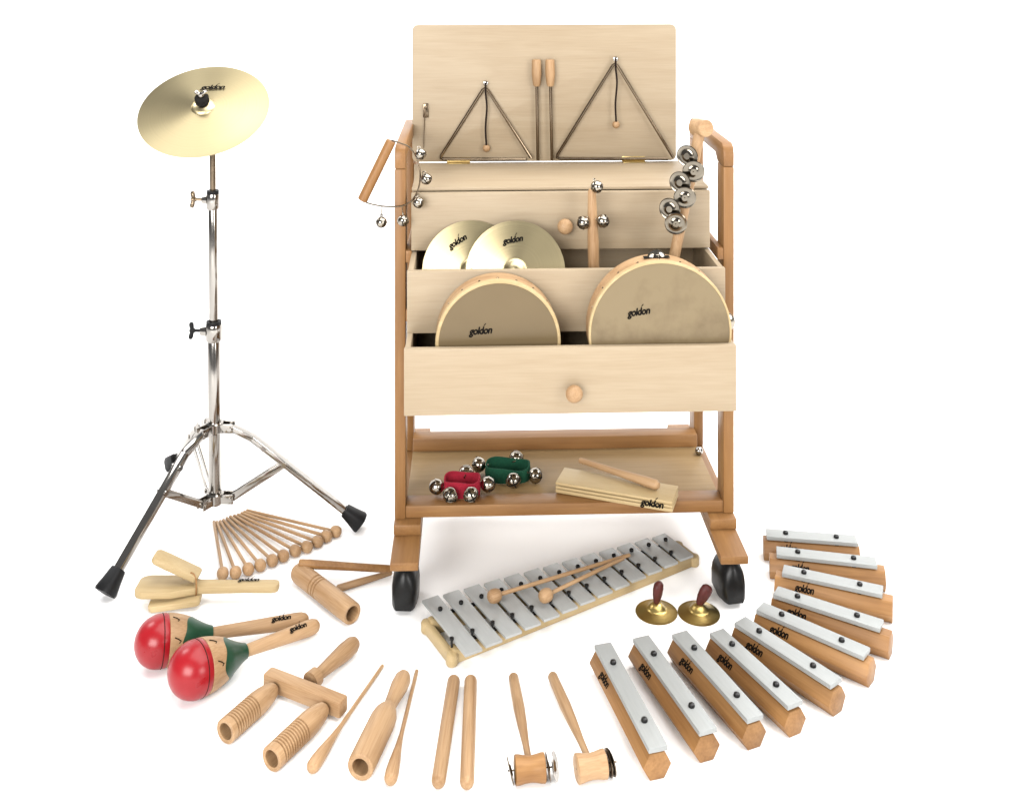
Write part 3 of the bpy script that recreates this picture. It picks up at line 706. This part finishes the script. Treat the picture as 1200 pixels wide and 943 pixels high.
# ------------------------------------------------------------------ tube block with its two sticks
A = at(347, 668, 0.02); B = at(413, 719, 0.02)
def hollow(prof, inner, depth, p0, d, seg=40):
    """profile from the closed end to the open mouth, then back down the bore"""
    L = prof[-1][0]; r = prof[-1][1]
    full = prof+[(L, inner+0.0012), (L-0.0008, inner), (L-depth, inner), (L-depth, 0.0005)]
    return MB().lathe(full, p0, d, seg)
o, ln = lay('tube_block', 'grooved wooden tube with side handle lying below the mallet fan', 'tube block', A, B)
R = 0.0195
pr = [(0, 0.008), (0.002, 0.013), (0.008, 0.0175), (0.016, R)]
for x in (0.072, 0.082, 0.090):
    pr += [(x-0.0022, R), (x-0.001, R-0.0030), (x+0.001, R-0.0030), (x+0.0022, R)]
pr += [(ln-0.03, R+0.0005), (ln-0.002, R), (ln, R-0.0012)]
hollow(pr, 0.0135, 0.07, (0, 0, R+0.0006), (1, 0, 0)).build('tube', 'paleX', o)
inv = Matrix.Translation(o.location) @ Matrix.Rotation(o.rotation_euler.z, 4, 'Z'); inv.invert()
h0 = inv @ at(350, 660, 0.040); h1 = inv @ at(458, 666.5, 0.022); hl = (h1-h0).length
MB().lathe([(0, 0.006), (0.002, 0.008), (0.02, 0.0088), (hl*0.6, 0.0075), (hl-0.003, 0.0072), (hl, 0.0055)], h0, h1-h0, 20).build('handle', 'resonX', o)
T = at(459, 671, 0.006); H = at(394, 688, 0.010)
d = H-T; l2 = math.hypot(d.x, d.y)
q = thing('tube_block_beater', 'slim wooden beater lying behind the grooved tube block', 'beater', (T.x, T.y, 0), math.atan2(d.y, d.x))
MB().lathe([(0, 0.0035), (0.002, 0.005), (l2*0.6, 0.0068), (l2-0.004, 0.0068), (l2, 0.004)], (0, 0, 0.0069), (1, 0, 0), 18).build('stick', 'paleX', q)

# ------------------------------------------------------------------ maracas
def maraca(label, hx, hy, ex, ey, R, lgw):
    Hc = at(hx, hy, R); E = at(ex, ey, 0.014); d = E-Hc; L = math.hypot(d.x, d.y)
    o = thing('maraca', label, 'maraca', (Hc.x, Hc.y, 0), math.atan2(d.y, d.x), 'pair of maracas')
    p0 = Vector((0, 0, R+0.0003)); e = Vector((L, 0, 0.0145)); ax = (e-p0).normalized(); LL = (e-p0).length
    # egg-shaped shell: radius along the axis, t measured from the head's centre
    def rad(t):
        if t < 0: return math.sqrt(max(0, 1-(t/(R*1.02))**2))*R
        s = t/(R*2.35)
        return R*(1-s*s)**0.95 if s < 1 else 0
    tj, tg, te = R*0.30, R*1.18, R*2.15
    rg0 = rad(tg)
    red = [(-R*1.02+R*1.02*(1-math.cos(PI/2*i/14)), 0) for i in range(15)]
    red = [(t, rad(t)) for t, _ in red]+[(R*0.10, R*0.995), (tj-0.002, rad(tj)), (tj, rad(tj)-0.0012)]
    MB().lathe(red, p0, ax, 48).build('red_cap', 'red', o)
    MB().lathe([(tj-0.0105, rad(tj)+0.0006), (tj-0.0097, rad(tj)+0.0011), (tj-0.0089, rad(tj)+0.0006)], p0, ax, 48).build('cap_line', 'slot', o)
    mid = [(tj+0.0001, rad(tj)-0.001), (tj+0.0008, rad(tj)-0.0003)]+[(tj+(R*1.27-tj)*i/8, rad(tj+(R*1.27-tj)*i/8)) for i in range(1, 9)]
    MB().lathe(mid, p0, ax, 48).build('shell', 'paleX', o)
    r1 = 0.0122; tn = R*1.28
    def out(t):
        if t <= tn: return rad(t)
        u = min(1.0, (t-tn)/(te-tn)); return rad(tn)*(1-u)**1.25+r1*(1-(1-u)**1.25)
    sd = ax.orthogonal().normalized(); s2 = ax.cross(sd); vs_ = []; fs = []; ng = 48; nr = 14
    for i in range(nr):
        for k in range(ng):
            an = 2*PI*k/ng
            t0 = R*1.02+R*0.17*math.sin(2*an+0.8)+R*0.06*math.sin(5*an)
            t = t0+(te-t0)*i/(nr-1); r_ = out(t)*1.0+0.0005*(1 if i else 0.2)
            vs_.append(p0+ax*t+(sd*math.cos(an)+s2*math.sin(an))*r_)
    for i in range(nr-1):
        for k in range(ng): fs.append((i*ng+k, i*ng+(k+1) % ng, (i+1)*ng+(k+1) % ng, (i+1)*ng+k))
    fs.append(tuple((nr-1)*ng+k for k in range(ng)))
    MB().add(vs_, fs).build('green_neck', 'green', o, 50)
    hd = [(te+0.0002, 0.0098), (te+0.004, 0.0100), (LL*0.72, 0.0125), (LL-0.022, 0.0138), (LL-0.012, 0.0132), (LL-0.004, 0.0105), (LL, 0.006)]
    MB().lathe(hd, p0, ax, 28).build('handle', 'paleX', o)
    up = Vector((0, -0.45, 1)); up = (up-ax*up.dot(ax)).normalized()
    lp = p0+ax*(LL*0.80)+up*0.0132
    logo(o, lp, ax, up, 0.036, 0.0009, 1.0)
    # two little painted strokes on the shell
    for t, ang in ((R*0.55, 10), (R*0.60, 62)):
        a = math.radians(ang); sd = Vector((0, -1, 0)); u2 = ax.cross(sd).normalized()
        if u2.z < 0: u2 = -u2
        nrm = (u2*math.cos(a)+sd*math.sin(a)); tgv = ax.cross(nrm)
        m = MB(); pp = []
        for k, (du, dvv) in enumerate(((-0.005, -0.004), (0.001, -0.001), (0.006, 0.003), (0.003, 0.006))):
            tt = t+du; pp.append(p0+ax*tt+(nrm+tgv*dvv/R).normalized()*(rad(tt)+0.0003))
        MB().tube(pp, 0.0009, 6).build('painted_stroke', 'black', o)
maraca('red-tipped maraca lying behind, nearer the hand clapper', 187, 751, 361, 725.5, 0.0425, 0)
maraca('red-tipped maraca lying in front, nearer the double scraper', 228.5, 784, 373, 732, 0.0445, 0)

# ------------------------------------------------------------------ double scraper block
A = at(417.5, 752, 0.018); B = at(366, 797, 0.018)
o, hl = lay('double_scraper', 'wooden scraper with two grooved tubes on a crossbar and handle', 'scraper', A, B)
inv = Matrix.Translation(o.location) @ Matrix.Rotation(o.rotation_euler.z, 4, 'Z'); inv.invert()
MB().lathe([(0, 0.005), (0.003, 0.0105), (0.012, 0.0143), (0.035, 0.0150), (hl*0.55, 0.0125), (hl*0.86, 0.0098), (hl*0.90, 0.0100), (hl*0.905, 0.0150), (hl+0.005, 0.0155)], (0, 0, 0.0190), (1, 0, 0), 28).build('handle', 'paleX', o)
b0 = inv @ at(313, 794, 0.018); b1 = inv @ at(403, 829, 0.018); b0.z = b1.z = 0.0190
MB().beam(b0, b1, 0.024, 0.027, 0.004).build('crossbar', 'paleY', o)
for (mx, my, rx, ry) in ((264, 857, 322, 806), (318, 889, 381, 829)):
    e0 = inv @ at(rx, ry, 0.0195); e1 = inv @ at(mx, my, 0.0195); L = (e1-e0).length; d = (e1-e0).normalized(); R = 0.0190
    pr = [(0, 0.008), (0.004, 0.0115), (0.014, 0.0150), (0.030, 0.0178), (0.042, R)]
    x = L*0.46
    while x < L-0.012:
        pr += [(x, R), (x+0.0010, R-0.0026), (x+0.0024, R-0.0026), (x+0.0034, R)]; x += 0.0054
    pr += [(L-0.001, R), (L, R-0.0009)]
    hollow(pr, 0.0128, 0.08, e0, d).build('grooved_tube', 'paleX', o)
# ------------------------------------------------------------------ beaters, single tone block, claves
def taper_stick(label, tx, ty, hx, hy, rh):
    T = at(tx, ty, 0.004); H = at(hx, hy, rh); d = H-T; ln = math.hypot(d.x, d.y)
    o = thing('beater', label, 'beater', (T.x, T.y, 0), math.atan2(d.y, d.x), 'club-ended beaters on the floor')
    a = Vector((0, 0, 0.0036)); e = Vector((ln, 0, rh+0.0003)); ax = (e-a).normalized()
    MB().lathe([(0, 0.002), (0.001, 0.0030), (ln*0.62, 0.0034), (ln*0.74, 0.0055), (ln*0.86, rh*0.84), (ln*0.95, rh), (ln, rh*0.96), (ln+rh*0.45, rh*0.75), (ln+rh*0.75, rh*0.25)], a, ax, 22).build('stick', 'paleX', o)
taper_stick('club-ended thin beater between the double scraper and single tone block', 448.5, 779, 366.5, 898, 0.0105)
taper_stick('club-ended thin beater between the single tone block and the claves', 488.5, 785, 457.8, 912, 0.0105)
A = at(474.5, 790, 0.0215); B = at(422, 899, 0.0215)
o, ln = lay('tone_block', 'single hollow wooden tone block with turned handle between two beaters', 'tone block', A, B)
R = 0.0212
pr = [(0, 0.006), (0.003, 0.0105), (0.012, 0.0140), (0.030, 0.0145), (ln*0.27, 0.0118), (ln*0.36, 0.0105), (ln*0.39, 0.0125), (ln*0.43, 0.0165), (ln*0.47, 0.0195), (ln*0.53, R), (ln-0.006, R), (ln-0.001, R-0.0008), (ln, R-0.0022)]
hollow(pr, 0.0130, 0.085, (0, 0, R+0.0004), (1, 0, 0)).build('block_body', 'paleX', o)
for i, (tx, ty, bx, by, lb) in enumerate(((532, 796, 513.5, 917, 'left one of the two round wooden claves'), (551.6, 796, 547.2, 918, 'right one of the two round wooden claves'))):
    A = at(tx, ty, 0.0112); B = at(bx, by, 0.0112)
    d = B-A; ln = math.hypot(d.x, d.y); rc = 0.0109
    o = thing('clave', lb, 'clave', (A.x, A.y, 0), math.atan2(d.y, d.x), 'pair of claves')
    MB().lathe([(-0.004, 0.004), (-0.002, 0.0078), (0.002, rc-0.0006), (0.005, rc), (ln-0.005, rc), (ln-0.002, rc-0.0006), (ln+0.002, 0.0078), (ln+0.004, 0.004)], (0, 0, rc+0.0003), (1, 0, 0), 26).build('rod', 'paleX', o)

# ------------------------------------------------------------------ spool rattles
def rattle(label, cx, cy, hx, hy, discs, tone):
    Cn = at(cx, cy, 0.019); E = at(hx, hy, 0.010); d = E-Cn; L = math.hypot(d.x, d.y); a = math.atan2(d.y, d.x)
    o = thing('spool_rattle', label, 'rattle', (Cn.x, Cn.y, 0), a-PI/2, 'spool rattles with metal discs')
    # local y runs up the handle, local x along the spool
    R = 0.0195; hwid = 0.0235
    pr = [(-hwid, R*0.90), (-hwid+0.0012, R), (-hwid*0.72, R*0.985), (-hwid*0.35, R*0.90), (0, R*0.865), (hwid*0.35, R*0.90), (hwid*0.72, R*0.985), (hwid-0.0012, R), (hwid, R*0.90)]
    MB().lathe(pr, (0, 0, R+0.0003), (1, 0, 0), 36).build('spool', tone, o)
    h0 = Vector((0, 0.0145, R*1.15)); h1 = Vector((0, L, 0.0096)); hv = h1-h0; hl = hv.length
    MB().lathe([(0, 0.0050), (hl*0.18, 0.0056), (hl*0.40, 0.0080), (hl*0.60, 0.0094), (hl*0.80, 0.0090), (hl-0.003, 0.0086), (hl, 0.0070)], h0, hv, 22).build('handle', 'paleY', o)
    MB().lathe([((-0.034 if discs[0][0] < 0 else -0.0240), 0.0012), (0.041, 0.0012)], (0, 0, R+0.0003), (1, 0, 0), 8).build('axle', 'dsteel', o)
    for x, tilt, yw, mt in discs:
        n = Vector((math.cos(tilt), yw, math.sin(tilt)))
        j = MB().lathe([(0.003, 0.0015), (0.003, 0.006), (0.001, 0.009), (0, 0.013), (0.0012, 0.0188), (0.0004, 0.0195), (-0.0003, 0.0188), (-0.001, 0.013), (0, 0.009), (0.002, 0.006)], (x, 0, R+0.0006), n, 30)
        j.build('disc', mt, o)
rattle('spool rattle on the left with metal discs on both sides', 621, 901, 601.5, 792, ((-0.0305, 0.24, 0.05, 'dsteel'), (0.0275, 0.14, 0.02, 'dsteel'), (0.0385, 0.27, -0.25, 'steel')), 'resonX')
rattle('paler spool rattle on the right, nearest the chime bars', 692.5, 898, 647, 791, ((0.0275, 0.06, 0.05, 'dsteel'), (0.0315, 0.12, 0.12, 'dsteel')), 'paleX')

# ------------------------------------------------------------------ glockenspiel
G0 = Vector((-0.1114, 1.950, 0)); ge = Vector((0.4424, 0.253, 0)).normalized()
GL = thing('glockenspiel', 'metal glockenspiel with thirteen grey bars on a pale wooden frame', 'glockenspiel', G0, math.atan2(ge.y, ge.x))
NB = 13; PIT = 0.0425
def half(i): return 0.090-(0.090-0.047)*i/(NB-1)
for sg in (-1, 1):
    p0 = Vector((-0.022, sg*0.046, 0.0135)); p1 = Vector((0.540, sg*0.021, 0.0135))
    MB().beam(p0, p1, 0.020, 0.026, 0.003).build('long_rail', 'mapleX', GL)
    q0 = p0+Vector((0.008, 0, 0.0155)); q1 = p1+Vector((-0.008, 0, 0.0155))
    MB().beam(q0, q1, 0.006, 0.0045, 0.001).build('felt_strip', 'felt', GL)
for x, hy in ((-0.024, 0.052), (0.545, 0.026)):
    m = MB(); poly = []
    rk = 0.0112; nk = 0.0072
    for k in range(13):
        a = math.radians(-60+300*k/12-90+30)
        poly.append((rk*math.cos(math.radians(-60+300*k/12)), hy+rk*math.sin(math.radians(-60+300*k/12))))
    poly = [(rk*math.cos(math.radians(t)), hy+rk*math.sin(math.radians(t))) for t in range(-50, 231, 20)]+[(-nk, hy*0.5), (-nk, -hy*0.5)]+\
           [(rk*math.cos(math.radians(t)), -hy+rk*math.sin(math.radians(t))) for t in range(130, 411, 20)]+[(nk, -hy*0.5), (nk, hy*0.5)]
    MB().bprism(poly, 0.0003, 0.0215, 0.004, Matrix.Translation((x, 0, 0))).build('end_piece', 'mapleY', GL)
for i in range(NB):
    x = i*PIT; h = half(i)
    bar = MB().box((x-0.0170, -h, 0.0322), (x+0.0170, h, 0.0372), 0.0008).build('bar', 'alu_bright', GL)
    yu = 0.046-0.025*(x+0.022)/0.562
    MB().lathe([(0, 0.0036), (0.003, 0.0046), (0.0055, 0.0040), (0.007, 0.0015)], (x, yu, 0.0370), (0, 0, 1), 14).build('pin', 'peg', GL)
    MB().lathe([(0, 0.0022), (0.013, 0.0022), (0.0135, 0.0042), (0.017, 0.0042), (0.018, 0.002)], (x-0.0212, -yu, 0.0265), (0, 0, 1), 12).build('pin', 'peg', GL)
zg = 0.0440
for (hx, hy, tx, ty, lb) in ((579.5, 699.5, 738, 650, 'longer-reaching mallet lying on the glockenspiel, head at the left'), (639.6, 699, 731, 653.5, 'mallet lying on the glockenspiel with its head near the middle')):
    mallet('glockenspiel_mallet', lb, 'mallet', at(tx, ty, zg+0.004), at(hx, hy, zg+0.010), zg, 0.0125, 0.0038, 'mallets on the glockenspiel', 1.05)

# ------------------------------------------------------------------ finger cymbals
for i, (px, py, lb, tilt, yw) in enumerate(((769.3, 715, 'left finger cymbal of brass with upright leather strap', 0.004, 0.9), (818.9, 716.5, 'right finger cymbal of brass with leaning leather strap', 0.022, 0.2))):
    c = at(px, py, 0.003)
    fc = thing('finger_cymbal', lb, 'finger cymbal', (c.x, c.y, 0), 0, 'pair of finger cymbals')
    R = 0.0402; pr = []
    for k in range(9):
        t = k/8; pr.append((0.0075+0.0115*math.cos(t*PI/2)**0.9, 0.0015+0.0165*t))
    for k in range(1, 9):
        t = k/8; pr.append((0.0075*(1-t)**1.3+0.0005*t, 0.018+(R-0.018)*t))
    pr += [(0.0002, R), (0.0060, 0.014), (0.0150, 0.002)]
    MB().lathe(pr, (0, 0, 0), (0, 0, 1), 64).build('disc', 'fbrass', fc, 50)
    # rolled leather grip
    st = MB().lathe([(0, 0.0045), (0.004, 0.0062), (0.016, 0.0088), (0.028, 0.0098), (0.037, 0.0088), (0.041, 0.0060), (0.0425, 0.0020)], (0, 0, 0), (0, 0, 1), 22).build('grip', 'leather', fc, 50)
    st.scale = (1.25, 0.95, 0.95); st.location = (0, 0, 0.0175)
    st.rotation_euler = (Matrix.Rotation(math.radians(7 if i == 0 else 28), 3, 'Y') @ Matrix.Rotation(yw, 3, 'Z')).to_euler()

# ------------------------------------------------------------------ chime bars in a curved row
bars = [((706, 753.5), (771.5, 875)), ((750.8, 745.5), (830, 854.6)), ((796, 740.4), (885.3, 839.5)), ((839.5, 738.5), (932, 823.4)), ((867, 725.5), (980, 798)),
        ((890.4, 709.4), (1016, 763.6)), ((908.8, 691), (1033.4, 731)), ((917.5, 666), (1034.5, 691)), ((910, 644.4), (1027, 657.4)), ((898, 623.4), (1004, 631.4))]
blab = ['chime bar at the front end of the curved row, beside the spool rattle', 'second chime bar from the front end of the curved row', 'third chime bar from the front end of the curved row',
        'fourth chime bar from the front end of the curved row', 'fifth chime bar from the front end of the curved row', 'sixth chime bar from the front, fifth from the back of row',
        'fourth chime bar from the back end of the curved row', 'third chime bar from the back end of the curved row', 'second chime bar from the back end of the curved row', 'shortest chime bar at the back end of the curved row']
HA = 0.0235; hz = HA*math.sin(PI/3)
for i, (a, b) in enumerate(bars):
    A = at(*a, 0.0530); B = at(*b, 0.0530)
    o, L = lay('chime_bar', blab[i], 'chime bar', A, B, 'chime bars laid in a curved row')
    e0, e1 = (-0.004 if i < 7 else -0.014), L+(-0.004, -0.004, -0.003, 0.0, 0.003, 0.008, 0.016, 0.018, 0.016, 0.004)[i]
    if i == 9: e0 = -0.006
    hexa = [(HA*math.cos(PI/3*k), HA*math.sin(PI/3*k)) for k in range(6)]
    mt = Matrix(((0, 0, 1, 0), (1, 0, 0, 0), (0, 1, 0, hz+0.0003), (0, 0, 0, 1)))
    MB().bprism(hexa, e0, e1, 0.0014, mt).build('resonator', 'resonX', o, 30)
    zt = 2*hz+0.0003
    for t in (0.215, 0.775):
        MB().box((L*t-0.004, -0.010, zt-0.0004), (L*t+0.004, 0.010, zt+0.0040), 0.0012).build('felt_pad', 'felt', o)
    MB().box((0, -0.0155, zt+0.0042), (L, 0.0155, zt+0.0122), 0.0010).build('sound_plate', 'alu', o)
    for t in (0.215, 0.775):
        sc = MB().lathe([(0, 0.0052), (0.002, 0.0055), (0.0045, 0.0046), (0.0060, 0.0022), (0.0063, 0.0005)], (L*t, 0, zt+0.0122), (0, 0, 1), 18)
        sc.build('screw', 'peg', o)
    n = Vector((0, -math.sin(PI/3), 0.5)); up = Vector((0, 0.5, math.sin(PI/3)))
    mid = Vector((0, -HA*math.cos(PI/6)*math.sin(PI/3), hz+0.0003+HA*math.cos(PI/6)*0.5))
    logo(o, mid+Vector((L*0.23, 0, 0))+up*0.001, (1, 0, 0), n, 0.036, 0.0005, 1.35)

bpy.context.view_layer.update()
